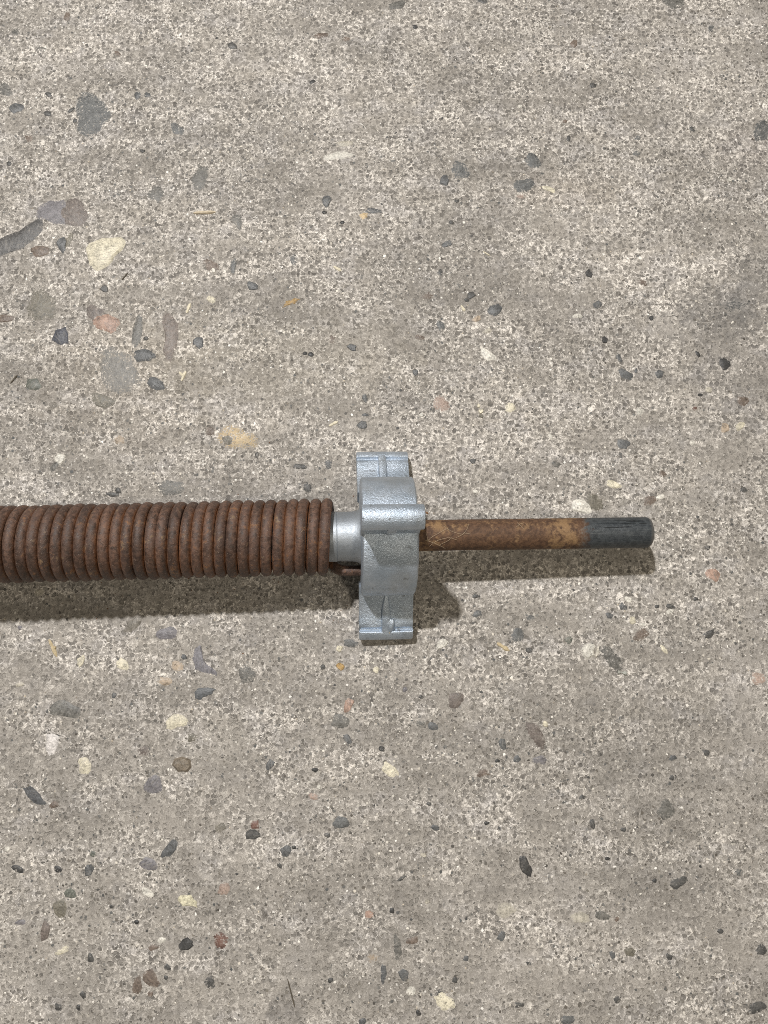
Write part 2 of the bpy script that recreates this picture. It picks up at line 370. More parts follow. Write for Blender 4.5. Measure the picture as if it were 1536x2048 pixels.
# (x, y, half width, half height, turn in degrees (clockwise), colour, dust 0..1, rise)
ST = """183 228 38 34 100 bluegrey .50 .8|33 216 12 8 -20 slate .1 1.2|10 180 14 12 0 grey .6 .6|97 189 6 5 0 dark .1 .8|95 227 7 4 10 dark .1 .8|142 220 7 3 -30 dark .2 .8
150 241 4 4 0 dark .1 .6|275 190 6 7 0 slate .2 .8|295 190 6 5 0 slate .3 .8|465 92 8 6 20 dark .0 1.2|354 258 13 9 35 bluegrey .45 .7|400 357 22 14 100 grey .5 .7
312 388 17 13 30 grey .55 .7|475 442 14 9 60 grey .6 .6|33 65 11 8 20 grey .6 .6|80 98 10 5 10 grey .5 .6|134 33 8 5 100 brown .3 .6|235 107 6 4 30 brown .3 .6
147 427 28 23 20 mauve .30 1.0|108 424 29 21 -5 violet .40 .8|80 502 17 9 -8 brown .2 1.6|18 327 5 4 0 dark .2 .8|285 302 5 3 0 dark .1 .8|58 276 8 6 0 brown .4 .6
795 10 17 6 -15 grey .35 .8|966 2 9 4 0 dark .2 .8|642 71 13 5 -8 brown .5 .8|692 78 6 4 0 brown .3 1.0|830 54 5 4 20 black .1 .8|625 163 5 3 -20 black .0 .8
653 402 8 10 10 slate .1 1.8|649 425 4 3 0 black 0 1|685 445 4 3 0 black 0 1|747 422 13 5 5 slate .5 .7|727 432 7 6 0 ochre .4 .6|889 361 10 7 -75 slate 0 2.0
920 340 17 15 60 bluegrey .62 .6|894 488 9 5 -15 slate .1 1.2|914 402 4 3 0 dark .1 .8|903 445 5 3 30 dark .2 .8|675 312 26 7 -5 white .55 .6|690 287 16 5 0 pale .55 .6
1348 4 19 12 0 grey .45 .7|1148 87 6 7 20 brown .1 .9|1186 171 6 4 10 dark .1 .8|1066 322 14 12 30 bluegrey .45 .8|1048 370 17 12 -15 bluegrey .48 .8|1098 378 12 4 18 cream .2 1.2
1042 393 9 5 -10 pink .6 .6|1460 359 4 4 0 white .1 2.5|1040 213 4 3 0 white .1 1.5|1422 57 6 7 0 bluegrey .4 .6|1385 258 6 4 20 dark .2 .7|1273 307 7 6 0 bluegrey .5 .6
1275 276 6 5 0 bluegrey .5 .6|1525 262 16 20 0 bluegrey .6 .6|1137 277 4 5 0 dark .2 .6|1130 243 4 3 0 brown .2 .8|190 626 15 14 20 mauve .55 .8|213 646 21 15 25 salmon .28 2.2
83 612 27 24 20 olive .55 .8|10 637 16 6 -6 brown .2 1.4|275 662 34 8 98 grey .35 .6|289 711 17 11 8 slate .25 1.5|312 768 17 9 22 slate .2 1.4|397 685 10 10 0 slate .1 1.5
67 769 14 9 5 green .15 1.4|209 578 7 5 20 dark .1 1.4|505 572 10 7 10 slate .1 1.5|205 802 21 12 10 olive .5 .7|120 918 11 8 -50 white .05 2.2|110 932 12 5 -45 grey .5 .6
472 876 36 23 5 ochre .82 1.0|455 880 11 9 0 olive .5 1.3|342 976 22 14 -10 grey .55 .6|238 880 11 8 -15 tan .5 .6|292 677 4 4 0 dark .1 .8|420 863 9 8 30 brown .45 .6
427 541 4 4 0 white 0 2|422 530 16 9 20 brown .55 .6|467 532 14 5 95 bluegrey .5 .6|226 989 12 4 0 dark .2 .9|236 981 5 5 0 dark .2 .9|422 599 8 6 30 cream .4 .8
704 695 8 5 15 slate .05 1.3|622 709 5 4 20 black 0 1|610 707 4 3 0 black .1 1|990 620 12 9 -40 slate .05 1.6|942 591 7 6 -30 dark .1 1.2|934 600 4 4 0 dark .1 1
881 651 9 6 70 bluegrey .2 .9|840 675 10 5 10 brown .5 .6|831 745 5 5 0 slate .0 1.1|730 796 8 5 75 bluegrey .3 .9|725 850 8 7 20 slate .1 1.2|731 830 6 3 0 slate .2 .8
882 808 15 13 40 pink .62 .6|843 830 4 4 0 white .1 2|962 822 4 4 0 cream .0 3|957 812 3 3 0 cream 0 2|963 832 4 3 0 olive 0 2|1020 815 9 10 0 cream .3 1
946 922 5 5 0 dark .0 1.2|951 983 5 3 0 white .1 1.2|615 975 8 10 0 dark .4 .8|657 928 7 10 0 slate .5 .6|514 910 4 6 0 dark .2 1|600 933 12 5 5 dark .5 .6
588 520 11 7 70 bluegrey .55 .6|855 592 10 7 -15 brown .5 .7|953 638 9 4 -30 tan .2 1|975 662 9 4 -10 pale .35 .8|880 545 6 6 0 dark .4 .6|665 680 10 7 20 brown .55 .6
1178 547 8 5 60 black .1 1.1|1195 609 8 6 -40 slate .15 1.1|1303 636 4 4 0 black 0 1.4|1210 680 5 5 0 black .1 1.4|1251 749 13 7 25 slate .15 1.2|1319 748 8 7 -30 slate .1 1.2
1238 716 9 4 60 slate .3 .8|1272 742 5 3 80 slate .2 .8|1450 728 11 8 50 black .15 1.1|1396 708 6 3 60 black .1 .9|1450 856 8 7 80 tan .1 1.3|1480 852 9 6 -50 cream .2 1.2
1390 818 5 5 0 red .55 .6|1247 888 12 8 15 slate .1 1.4|1155 632 9 4 0 white .3 .8|1385 885 5 4 0 white .2 1|1101 873 6 3 50 white 0 1.6|1227 969 13 6 12 cream .05 1.6
1320 994 7 4 -20 white .2 1|1163 1013 17 11 10 white .05 2.6|1187 1006 18 13 30 olive .45 1|1300 1001 13 8 -10 brown .45 .7|1112 928 8 5 20 grey .25 1|1485 802 12 8 20 brown .5 .7
1280 823 8 7 40 white .45 .8|1418 780 6 5 30 pale .2 1.2|1488 980 6 5 0 dark .3 .8|1325 948 8 5 20 brown .4 .7|1400 790 4 3 0 black 0 1.2|1285 565 11 5 25 brown .45 .6
1415 1095 5 4 0 dark .2 .8|335 1267 17 11 -15 violet .1 1.3|494 1350 16 15 0 grey .6 .7|130 1418 25 15 10 grey .25 1.2|352 1443 20 11 -18 cream .35 1.1|169 1532 14 11 80 cream .35 1
307 1570 14 18 10 violet .25 1.1|108 1610 9 5 -20 brown .2 1|245 1329 13 9 20 cream .5 1|355 1332 12 8 10 tan .55 .6|368 1314 5 5 0 slate .1 1.2|228 1391 4 5 0 slate .1 1
287 1502 10 9 20 mauve .45 .7|382 1475 11 9 0 olive .5 .7|40 1255 4 4 0 violet .2 .7|40 1369 7 4 -20 pale .2 1|80 1185 9 7 0 pale .4 .8|330 1362 14 7 10 tan .6 .6
884 1288 10 8 -30 white .15 1.8|679 1297 6 5 -50 cream .1 1.8|681 1333 7 6 20 amber .15 1.8|646 1334 5 4 -20 dark .05 1.2|697 1410 13 7 -75 salmon .2 1.3|680 1443 16 12 20 grey .45 .8
695 1478 9 6 60 slate .2 1.1|763 1497 5 4 0 black 0 1.1|842 1448 10 8 60 grey .45 .7|866 1453 8 7 10 slate .1 1|912 1400 13 13 0 mauve .25 1.2|842 1394 4 3 30 dark .1 .9
810 1379 4 4 0 violet .1 .9|1005 1488 10 6 80 bluegrey .1 1|995 1522 4 3 -20 black .05 1|540 1529 9 6 -50 slate .1 1.1|630 1540 6 4 0 black .2 .8|780 1540 17 9 40 cream .35 1
627 1593 9 6 15 pink .45 1|638 1574 4 4 0 white .1 1.6|682 1645 14 10 10 bluegrey .15 1.1|966 1547 12 7 -10 brown .6 .6|752 1340 6 6 -30 cream .25 1.2|955 1228 9 6 -10 bluegrey .3 .8
952 1192 7 4 0 dark .3 .8|702 1286 13 8 0 bluegrey .55 .6|1426 1149 12 10 20 salmon .3 1.4|1091 1448 5 5 0 cream .05 2.4|1257 1199 7 5 20 white .2 1.2|1340 1223 7 4 -20 white .15 1.3
1265 1241 6 7 0 cream .3 1.1|1286 1249 7 3 10 white .3 1|1219 1231 7 5 30 slate .1 1|1246 1213 8 6 30 slate .4 .7|1418 1268 11 7 -25 dark .25 .9|1282 1270 15 9 -25 brown .5 .6
1058 1301 6 5 -10 dark .1 1.1|1035 1270 13 12 0 bluegrey .55 .7|1345 1516 7 5 0 slate .2 .9|1034 1518 7 6 20 slate .15 .9|1072 1470 28 10 55 mauve .5 1|1080 1520 13 8 10 violet .55 .6
1328 1299 9 4 50 cream .15 1.1|1060 1236 10 8 0 bluegrey .6 .6|1137 1280 8 6 10 green .3 .8|1225 1318 30 11 48 grey .6 1|1516 1357 13 10 0 pink .6 .6|1413 1506 7 5 20 dark .2 .9
1240 1440 9 7 0 bluegrey .6 .6|1314 1213 4 3 0 dark .1 .8|1341 1213 8 4 20 dark .2 .8|1392 1198 5 3 0 dark .1 .8|178 1740 11 7 -80 slate .05 1.2|36 1738 11 6 20 black .15 .9
116 1738 8 6 0 black .25 .9|340 1698 18 9 -52 slate .1 1.2|297 1728 15 11 20 violet .15 1.1|141 1787 11 8 10 green .15 1.1|120 1817 14 12 70 olive .15 1.1|90 1862 16 8 95 mauve .2 1
42 1845 9 5 0 violet .15 .9|295 1785 13 6 30 white .2 1.1|448 1778 11 10 0 pink .3 .9|372 1889 14 9 -25 black 0 2.0|442 1880 14 13 10 red .62 .7|302 1957 18 11 60 brown .25 1
275 1971 18 8 95 brown .35 .8|420 1966 11 9 60 dark .35 .9|15 1698 5 5 0 white .1 1.3|181 1916 8 5 90 dark .15 .9|307 1895 9 5 -20 brown .25 .9|273 1844 4 4 -30 black 0 1
505 1669 12 9 10 dark .05 1.5|510 1650 7 8 0 red .3 1|440 1655 11 8 -20 olive .35 .7|335 1934 6 6 0 dark .2 .8|324 1880 7 5 0 white .15 1|126 1901 14 6 -30 cream .6 .6
332 1955 4 4 0 dark .1 .8|117 2014 7 7 0 dark .3 .7|166 1990 5 7 -40 dark .2 .7|301 1988 5 5 0 brown .2 .8|157 2015 4 5 0 black .1 .8|224 1812 6 4 -60 dark .4 .6|186 1708 5 6 0 green .3 .7
572 1702 10 8 -30 slate .05 1.2|588 1695 4 3 0 black .0 .8|738 1829 8 7 0 salmon .25 1.4|784 1821 4 5 0 black 0 1|825 1881 10 6 -10 brown .15 1|808 1950 12 8 75 slate .1 1.3
767 1948 17 5 95 slate .3 .8|795 1896 22 7 85 grey .5 .7|822 1982 9 8 0 white .25 1.3|888 2002 20 12 50 cream .45 1|837 2026 6 4 50 black .05 1|910 1960 5 5 0 dark .1 .9
932 1917 5 5 0 slate .2 .8|1003 1872 9 7 -70 bluegrey .25 .9|1012 1820 19 14 0 pale .55 .6|725 2043 7 6 0 slate .2 .9|661 1961 5 5 0 dark .1 .9|803 1757 10 3 -30 dark .35 .7
870 1655 7 5 10 slate .2 .9|745 1916 11 8 0 tan .6 .6|855 1803 4 4 0 pale .05 1.4|847 1710 5 4 10 pale 0 1.8|973 1646 5 3 -10 black .1 .8|858 1608 5 3 10 dark .1 .8|880 1985 8 10 50 dark .55 .5
1051 1732 18 9 68 black .05 1.5|1332 1619 17 15 -60 grey .5 .7|1357 1765 15 9 -25 dark .4 .8|1185 1648 8 5 75 dark .1 .9|1247 1659 5 4 0 dark .1 .9|1260 1904 9 8 10 olive .1 .7
1225 1910 8 5 80 slate .25 .8|1338 1913 6 5 20 dark .1 .9|1522 1900 10 9 40 dark .3 .8|1514 2016 17 9 -20 dark .35 .8|1441 1862 6 4 20 dark .1 .8|1204 1831 14 9 10 grey .5 .6
1160 1835 16 10 0 pale .55 .6|1475 1744 9 8 0 bluegrey .55 .6|1235 1999 6 7 0 dark .3 .7|1038 2010 9 5 0 dark .3 .7|1135 2040 13 9 0 bluegrey .4 .7|1215 1717 5 3 0 black .1 .8
1345 1555 8 5 0 dark .5 .6|1233 1838 4 4 0 brown .2 .8|1309 1761 4 4 0 black .1 .8|1164 1595 5 4 0 dark .2 .8|1090 1448 3 3 0 cream 0 2|560 1730 4 6 0 dark .4 .6|655 1670 6 4 0 dark .1 .8"""
POLY = [  # traced outlines
    ([(0, 478), (-40, 492), (-40, 520), (0, 512), (45, 497), (66, 480), (83, 462), (82, 436), (62, 446), (38, 463)], 'dark', .16, 1.6, (.062, .060, .060)),
    ([(113, 487), (118, 478), (129, 474), (134, 483), (131, 500), (126, 507)], 'slate', .05, 2.0, None),
    ([(128, 474), (142, 465), (147, 470), (140, 492), (132, 500)], 'olive', .4, .9, None),
    ([(174, 500), (180, 488), (205, 478), (240, 476), (249, 485), (243, 500), (228, 513), (216, 530), (196, 540), (182, 530)], 'cream', .12, 4.0, None),
    ([(104, 680), (112, 660), (131, 654), (136, 668), (137, 687), (122, 690)], 'slate', .05, 1.8, (.060, .066, .088)),
    ([(330, 622), (343, 630), (356, 650), (354, 690), (342, 723), (332, 722), (326, 700), (331, 672), (324, 645)], 'mauve', .22, 1.3, (.165, .132, .113)),
    ([(200, 700), (225, 692), (262, 712), (272, 735), (285, 760), (262, 784), (238, 790), (212, 778), (200, 745)], 'grey', .42, .9, (.18, .172, .158)),
    ([(960, 694), (972, 698), (990, 712), (991, 720), (975, 722), (962, 708)], 'white', .15, 1.4, None),
    ([(562, 618), (572, 602), (590, 596), (602, 598), (590, 608), (572, 613)], 'amber', .42, 1.0, None),
    ([(247, 1262), (256, 1244), (272, 1234), (288, 1233), (281, 1249), (263, 1264)], 'olive', .28, 1.6, (.21, .19, .16)),
    ([(390, 1298), (402, 1290), (406, 1315), (416, 1333), (432, 1342), (434, 1352), (413, 1346), (390, 1338), (385, 1318)], 'violet', .2, 1.0, (.185, .178, .198)),
    ([(389, 1386), (397, 1376), (415, 1375), (431, 1379), (424, 1389), (412, 1393), (403, 1399), (391, 1396)], 'slate', .15, 1.2, (.085, .092, .10)),
    ([(93, 1470), (104, 1467), (119, 1474), (117, 1488), (108, 1508), (99, 1512), (91, 1494)], 'white', .12, 1.3, (.62, .585, .56)),
    ([(345, 1530), (350, 1518), (364, 1514), (380, 1520), (382, 1534), (374, 1543), (356, 1543)], 'brown', .05, 5.0, (.19, .155, .115)),
    ([(46, 1577), (60, 1572), (73, 1582), (84, 1597), (93, 1608), (82, 1609), (66, 1604), (54, 1592)], 'slate', .1, 1.4, (.085, .09, .098)),
    ([(154, 1318), (166, 1309), (170, 1316), (166, 1328), (158, 1336), (154, 1328)], 'cream', .05, 1.6, None),
    ([(1163, 1300), (1168, 1291), (1182, 1288), (1191, 1293), (1188, 1312), (1178, 1317), (1167, 1312)], 'white', .03, 5.0, None),
    ([(1193, 1296), (1199, 1290), (1199, 1304), (1193, 1314), (1189, 1314)], 'white', .06, 4.0, (.62, .58, .50)),
    ([(356, 1800), (362, 1791), (382, 1790), (394, 1804), (394, 1815), (384, 1812), (366, 1812)], 'cream', .03, 2.2, (.74, .69, .50)),
    ([(1440, 604), (1470, 596), (1500, 606), (1490, 622), (1455, 626)], 'bluegrey', .72, .5, None),
]
stone_hits = []

def stone_mesh(pts, rise):
    """flat topped pebble bedded in the floor: rim under the surface, shoulder, crown"""
    pts = np.array(pts, float); c = pts.mean(0); n = len(pts)
    rz = ground_z(pts[:, 0], pts[:, 1]); cz = ground_z(c[0], c[1])
    V = []; e = []
    for k, (s, z) in enumerate(((1.10, -.4), (.82, rise*.75+.25))):
        for i in range(n):
            p = c+(pts[i]-c)*s
            zz = (rz[i]*s+cz*(1-s)) + z + (random.uniform(-.22, .22)*rise if k else 0)
            V.append((p[0]*U, p[1]*U, zz*U)); e.append(1.0 if k == 0 else .55)
    V.append((c[0]*U, c[1]*U, (cz+rise+.25)*U)); e.append(0.0)
    Fc = []
    for i in range(n):
        j = (i+1) % n
        Fc.append((i, j, n+j, n+i)); Fc.append((n+i, n+j, 2*n))
    return V, Fc, e, c

def add_stone(pts, colour, dust, rise):
    P = np.array(pts, float)
    area = 0.5*np.sum(P[:, 0]*np.roll(P[:, 1], -1)-np.roll(P[:, 0], -1)*P[:, 1])
    if area < 0: pts = P[::-1]
    V, Fc, e, c = stone_mesh(pts, rise)
    o = mesh_obj('stone', V, Fc, M_STONE, floor, sharp=28 if rise > 1.05 else None)
    a = o.data.attributes.new('edge', 'FLOAT', 'POINT'); a.data.foreach_set('value', e)
    j = random.uniform(.9, 1.1)
    o.color = (colour[0]*j, colour[1]*j, colour[2]*j, 1); o['dust'] = float(dust)
    rad = np.sqrt(((np.array(pts)-c)**2).sum(1)).mean()
    stone_hits.append((c[0], c[1], rad, dust))
    return o

def blob(px, py, a, b, turn, n=None):
    n = n or (15 if a > 14 else (12 if a > 7 else 8))
    t = math.radians(turn); out = []
    ph = [random.uniform(0, 6.28) for _ in range(3)]
    sq = random.uniform(.0, .16)
    for i in range(n):
        q = 2*math.pi*(i+random.uniform(-.36, .36))/n
        r = 1+.09*math.sin(2*q+ph[0])+.10*math.sin(3*q+ph[1])+.06*math.sin(5*q+ph[2])+random.uniform(-.09, .09)+sq*abs(math.sin(2*q))
        x, y = a*r*math.cos(q), b*r*math.sin(q)
        out.append(unproject(px+x*math.cos(t)-y*math.sin(t), py+x*math.sin(t)+y*math.cos(t)))
    return out

for item in ST.replace('\n', '|').split('|'):
    f_ = item.split()
    px, py, a, b, turn = map(float, f_[:5])
    add_stone(blob(px, py, a*1.08+.4, b*1.08+.4, turn), PAL[f_[5]], float(f_[6])*.72 if a >= 12 else float(f_[6])+.06, float(f_[7]))
for pts, c, dust, rise, own in POLY:
    q = []
    for i, p in enumerate(pts):         # one extra jittered point on every edge
        p2 = pts[(i+1) % len(pts)]
        q.append(unproject(*p)); q.append(unproject((p[0]+p2[0])/2+random.uniform(-2, 2), (p[1]+p2[1])/2+random.uniform(-2, 2)))
    add_stone(q, own or PAL[c], dust, rise)

# ------------------------------------------------------------------ sand grains and painted pit specks of the concrete (uncountable)
def density(x, y):
    n = vnoise(x*.35, y*1.5, 120, 21)*.62+vnoise(x*.8, y*1.1, 66, 22)*.55+vnoise(x, y, 24, 23)*.4
    return np.clip((1.02-n)/.42, 0.10, 1)

def grains(name, cell, keep, rmin, rmax, tints, alpha, zlift, dome, parent, seed, flat=True, power=2.2, aspect=.45):
    r = np.random.default_rng(seed)
    x = np.arange(-1000, 1000, cell); y = np.arange(-1150, 1400, cell)
    gx_, gy_ = np.meshgrid(x, y, indexing='ij'); gx_ = gx_.ravel(); gy_ = gy_.ravel()
    gx_ = gx_+r.normal(0, .9, gx_.size)*cell; gy_ = gy_+r.normal(0, .9, gy_.size)*cell
    ok = r.random(gx_.size) < keep*density(gx_, gy_) if flat else r.random(gx_.size) < keep
    for (cx, cy, rad, du) in stone_hits:
        if rad > 5: ok &= ((gx_-cx)**2+(gy_-cy)**2 > (rad*.95)**2)
    gx_, gy_ = gx_[ok], gy_[ok]; n = gx_.size
    R = rmin+(rmax-rmin)*r.random(n)**power
    k = 6; asp = r.uniform(1-aspect, 1, n); rot = r.uniform(0, math.pi, n)
    th = (np.arange(k)[None, :]+r.uniform(-.3, .3, (n, k)))*2*math.pi/k
    rr = R[:, None]*r.uniform(.75, 1.2, (n, k))
    lx = rr*np.cos(th); ly = rr*np.sin(th)*asp[:, None]
    px = gx_[:, None]+lx*np.cos(rot)[:, None]-ly*np.sin(rot)[:, None]
    py = gy_[:, None]+lx*np.sin(rot)[:, None]+ly*np.cos(rot)[:, None]
    gz = ground_z(gx_, gy_)
    V = np.zeros((n, k+1, 3)); V[:, :k, 0] = px; V[:, :k, 1] = py; V[:, :k, 2] = (gz+zlift)[:, None]
    V[:, k, 0] = gx_; V[:, k, 1] = gy_; V[:, k, 2] = gz+zlift+dome*R
    base = (np.arange(n)*(k+1))[:, None]
    tri = np.stack([np.stack([base[:, 0]+i, base[:, 0]+(i+1) % k, base[:, 0]+k], -1) for i in range(k)], 1).reshape(-1, 3)
    me = bpy.data.meshes.new(name)
    me.vertices.add(n*(k+1)); me.vertices.foreach_set('co', (V.reshape(-1, 3)*U).astype(np.float32).ravel())
    me.loops.add(tri.size); me.loops.foreach_set('vertex_index', tri.ravel().astype(np.int32))
    me.polygons.add(len(tri)); me.polygons.foreach_set('loop_start', np.arange(0, tri.size, 3, dtype=np.int32))
    me.update(calc_edges=True)
    T = np.array(tints)[r.integers(0, len(tints), n)]*r.uniform(.75, 1.25, (n, 1))
    A = r.uniform(alpha[0], alpha[1], (n, 1))
    C = np.repeat(np.concatenate([T, A], 1)[:, None, :], k+1, 1).reshape(-1, 4)
    at = me.color_attributes.new('tint', 'FLOAT_COLOR', 'POINT'); at.data.foreach_set('color', C.astype(np.float32).ravel())
    me.materials.append(M_GRAIN)
    o = bpy.data.objects.new(name, me); COL.objects.link(o); o['kind'] = 'stuff'
    if parent: o.parent = parent
    return o
grains('sand_grains', 8.6, .60, 1.5, 3.5, [(.098, .090, .080), (.125, .114, .098), (.090, .092, .09), (.155, .14, .118), (.11, .096, .08), (.085, .078, .07)], (.55, 1.0), .12, .10, floor, 31, power=1.5)
grains('dark_grains_and_pit_shade', 24, .30, 1.4, 3.6, [(.05, .05, .05), (.065, .07, .072), (.065, .055, .045)], (.7, 1), .15, .15, floor, 32)  # dark sand grains; some specks paint the shade inside small air pits
grains('pale_paste_flecks', 9.0, .50, 1.0, 3.2, [(.80, .76, .69), (.70, .66, .58), (.82, .79, .74), (.62, .57, .49)], (.2, .95), .10, .12, floor, 33, power=1.8, aspect=.65)
def rust_crumbs():
    V = []; Fc = []
    for i in range(150):
        x = random.uniform(-780, 90); y = -67+.0225*x+random.gauss(-20, 62)
        r = random.uniform(.6, 1.9); z = ground_z(x, y); k = len(V)
        for q in range(5):
            a = q*1.257+random.uniform(-.4, .4); V.append(((x+r*math.cos(a))*U, (y+r*.7*math.sin(a))*U, (z+.1)*U))
        V.append((x*U, y*U, (z+.1+r*.6)*U)); Fc += [(k+q, k+(q+1) % 5, k+5) for q in range(5)]
    o = mesh_obj('rust_crumbs', V, Fc, m_plain('rust_crumb', (.17, .075, .03), .85), smooth=False)
    o['kind'] = 'stuff'; tag(o, 'fine brown rust crumbs shed on the concrete under the spring', 'rust')
rust_crumbs()
lg = grains('loose_grit', 30, .34, .8, 2.3, [(.68, .64, .56), (.55, .48, .38), (.3, .26, .21), (.70, .67, .62)], (1, 1), .3, .9, None, 34, flat=False, power=1.8)
tag(lg, 'tiny pale crumbs of grit scattered loose over the concrete floor', 'grit')

# ------------------------------------------------------------------ the torsion spring on its shaft
YAW, SLOPE = .0225, .043
AX = np.array([3.4, -67.2, 114.9])
ex = np.array([math.cos(YAW), math.sin(YAW), -SLOPE]); ex /= np.linalg.norm(ex)
ey = np.cross([0, 0, 1], ex); ey /= np.linalg.norm(ey); ez = np.cross(ex, ey)
root = bpy.data.objects.new('torsion_spring', None); COL.objects.link(root)
root.empty_display_size = .05
root.matrix_world = Matrix(((ex[0], ey[0], ez[0], AX[0]*U), (ex[1], ey[1], ez[1], AX[1]*U), (ex[2], ey[2], ez[2], AX[2]*U), (0, 0, 0, 1)))
tag(root, 'rusty coil spring on a steel shaft with a grey cast winding cone', 'torsion spring')

def sweep(path, rad, sides=14, caps=True, wob=None):
    """tube along a list of 3-D points (working units)"""
    path = np.array(path, float); n = len(path)
    T = np.gradient(path, axis=0); T /= np.linalg.norm(T, axis=1)[:, None]
    nrm = np.cross(T[0], [.3, .5, .8]); nrm /= np.linalg.norm(nrm)
    V = []
    for i in range(n):
        nrm = nrm-T[i]*(nrm@T[i]); nrm /= np.linalg.norm(nrm); bn = np.cross(T[i], nrm)
        rr = rad[i] if hasattr(rad, '__len__') else rad
        for k in range(sides):
            a = 2*math.pi*k/sides
            V.append(path[i]+rr*(math.cos(a)*nrm+math.sin(a)*bn))
    Fc = [(i*sides+k, i*sides+(k+1) % sides, (i+1)*sides+(k+1) % sides, (i+1)*sides+k) for i in range(n-1) for k in range(sides)]
    if caps:
        Fc.append(tuple(range(sides))[::-1]); Fc.append(tuple((n-1)*sides+k for k in range(sides)))
    return np.array(V)*U, Fc

# coil: wire touching turn to turn, last turn bent along the axis into the cone
RW, RC, PITCHC = 10.25, 60.5, 20.35
TH_END, X_END = math.radians(228), -101.0
turns = 64; seg = 44
path = []
for i in range(turns*seg+1):
    s = turns-i/seg                       # turns still to go
    th = TH_END+2*math.pi*s
    x = X_END-PITCHC*s
    if s < .75: x += 0.0
    rc = RC+.5*math.sin(s*.9)+.4*math.sin(s*2.3+1)
    x += .5*math.sin(s*1.7)+.4*math.sin(s*4.1+.5)
    path.append((x, rc*math.cos(th)-4.5*min(1.6, max(0, (-150-x)/600)), rc*math.sin(th)-13.0*min(1.4, max(0, (-150-x)/600))))     # the loose end sags sideways a little
# bend into the tail
p0 = np.array(path[-1]); t0 = p0-np.array(path[-2]); t0 /= np.linalg.norm(t0)
bend = 24.0
for k in range(1, 9):
    a = k/8*math.pi/2
    path.append(tuple(p0+t0*bend*math.sin(a)+np.array([1, 0, 0])*bend*(1-math.cos(a))))
p1 = np.array(path[-1])
for k in range(1, 10): path.append(tuple(p1+np.array([1, 0, 0])*k*(58-p1[0])/9))
V, Fc = sweep(path, RW, 14)
coil = mesh_obj('coil', V, Fc, M_COIL, root, sharp=50)

# shaft
def lathe(profile, sides=48, closed=True):
    V = []; Fc = []
    for (x, r) in profile:
        for k in range(sides):
            a = 2*math.pi*k/sides; V.append((x*U, r*math.cos(a)*U, r*math.sin(a)*U))
    for i in range(len(profile)-1):
        for k in range(sides):
            Fc.append((i*sides+k, (i+1)*sides+k, (i+1)*sides+(k+1) % sides, i*sides+(k+1) % sides))
    if closed:
        Fc.append(tuple(range(sides))); Fc.append(tuple((len(profile)-1)*sides+k for k in range(sides))[::-1])
    return V, Fc
prof = [(-1420, 28.9)]+[(x, 28.9) for x in range(-1300, 480, 60)]+[(488.5, 28.9), (492.5, 27.8), (495.3, 25.4), (496.5, 22.0)]
V, Fc = lathe(prof)
shaft = mesh_obj('shaft', V, Fc, M_SHAFT, root, sharp=40)
# black scrape marks along the worn end
M_SCR = m_plain('black_scrape', (.010, .011, .012), .6)
for (x0, x1, y0, y1, w) in ((392, 462, 14.5, 13.2, .55), (398, 452, 5.3, 6.6, .75), (420, 478, 20.5, 19.6, .5), (444, 480, 17.2, 17.5, .5), (468, 483, 12.8, 12.2, .6)):
    V = []; Fc = []; n = 10
    for i in range(n+1):
        q = i/n; x = x0+(x1-x0)*q; y = y0+(y1-y0)*q+random.uniform(-.25, .25); ww = w*(.35+.65*math.sin(math.pi*min(1, max(0, q)))**.5)*random.uniform(.7, 1.2)
        for s_ in (-1, 1):
            yy = y+s_*ww; V.append((x*U, yy*U, (math.sqrt(29.08**2-yy*yy))*U))
    for i in range(n): Fc.append((2*i, 2*i+2, 2*i+3, 2*i+1))
    mesh_obj('scrape_mark', V, Fc, M_SCR, shaft)

# winding cone: hub with a neck in the coil and three lugs at 120 degrees
cone = bpy.data.objects.new('winding_cone', None); COL.objects.link(cone); cone.parent = root; cone.empty_display_size = .02
RB = 109.0
V, Fc = lathe([(-48, 20), (-48, 102), (-47.4, 106), (-45.5, 108.8), (-42, RB), (-10, RB+.6), (20, RB+.6), (42, RB), (47, 108.6), (49.6, 105.5), (50.4, 101), (50.4, 60), (51, 52), (53, 45), (56, 42), (57, 40), (57, 20)], 72, False)
mesh_obj('hub', V, Fc, M_CAST, cone, sharp=38)
V, Fc = lathe([(-220, 34), (-220, 42), (-215, 45), (-105, 46.0), (-93, 46.4), (-92, 46.4), (-90.5, 45.3), (-64, 46.2), (-55, 47.5), (-49, 51), (-45.8, 57)], 64, False)
mesh_obj('neck', V, Fc, M_NECK, cone, sharp=30)
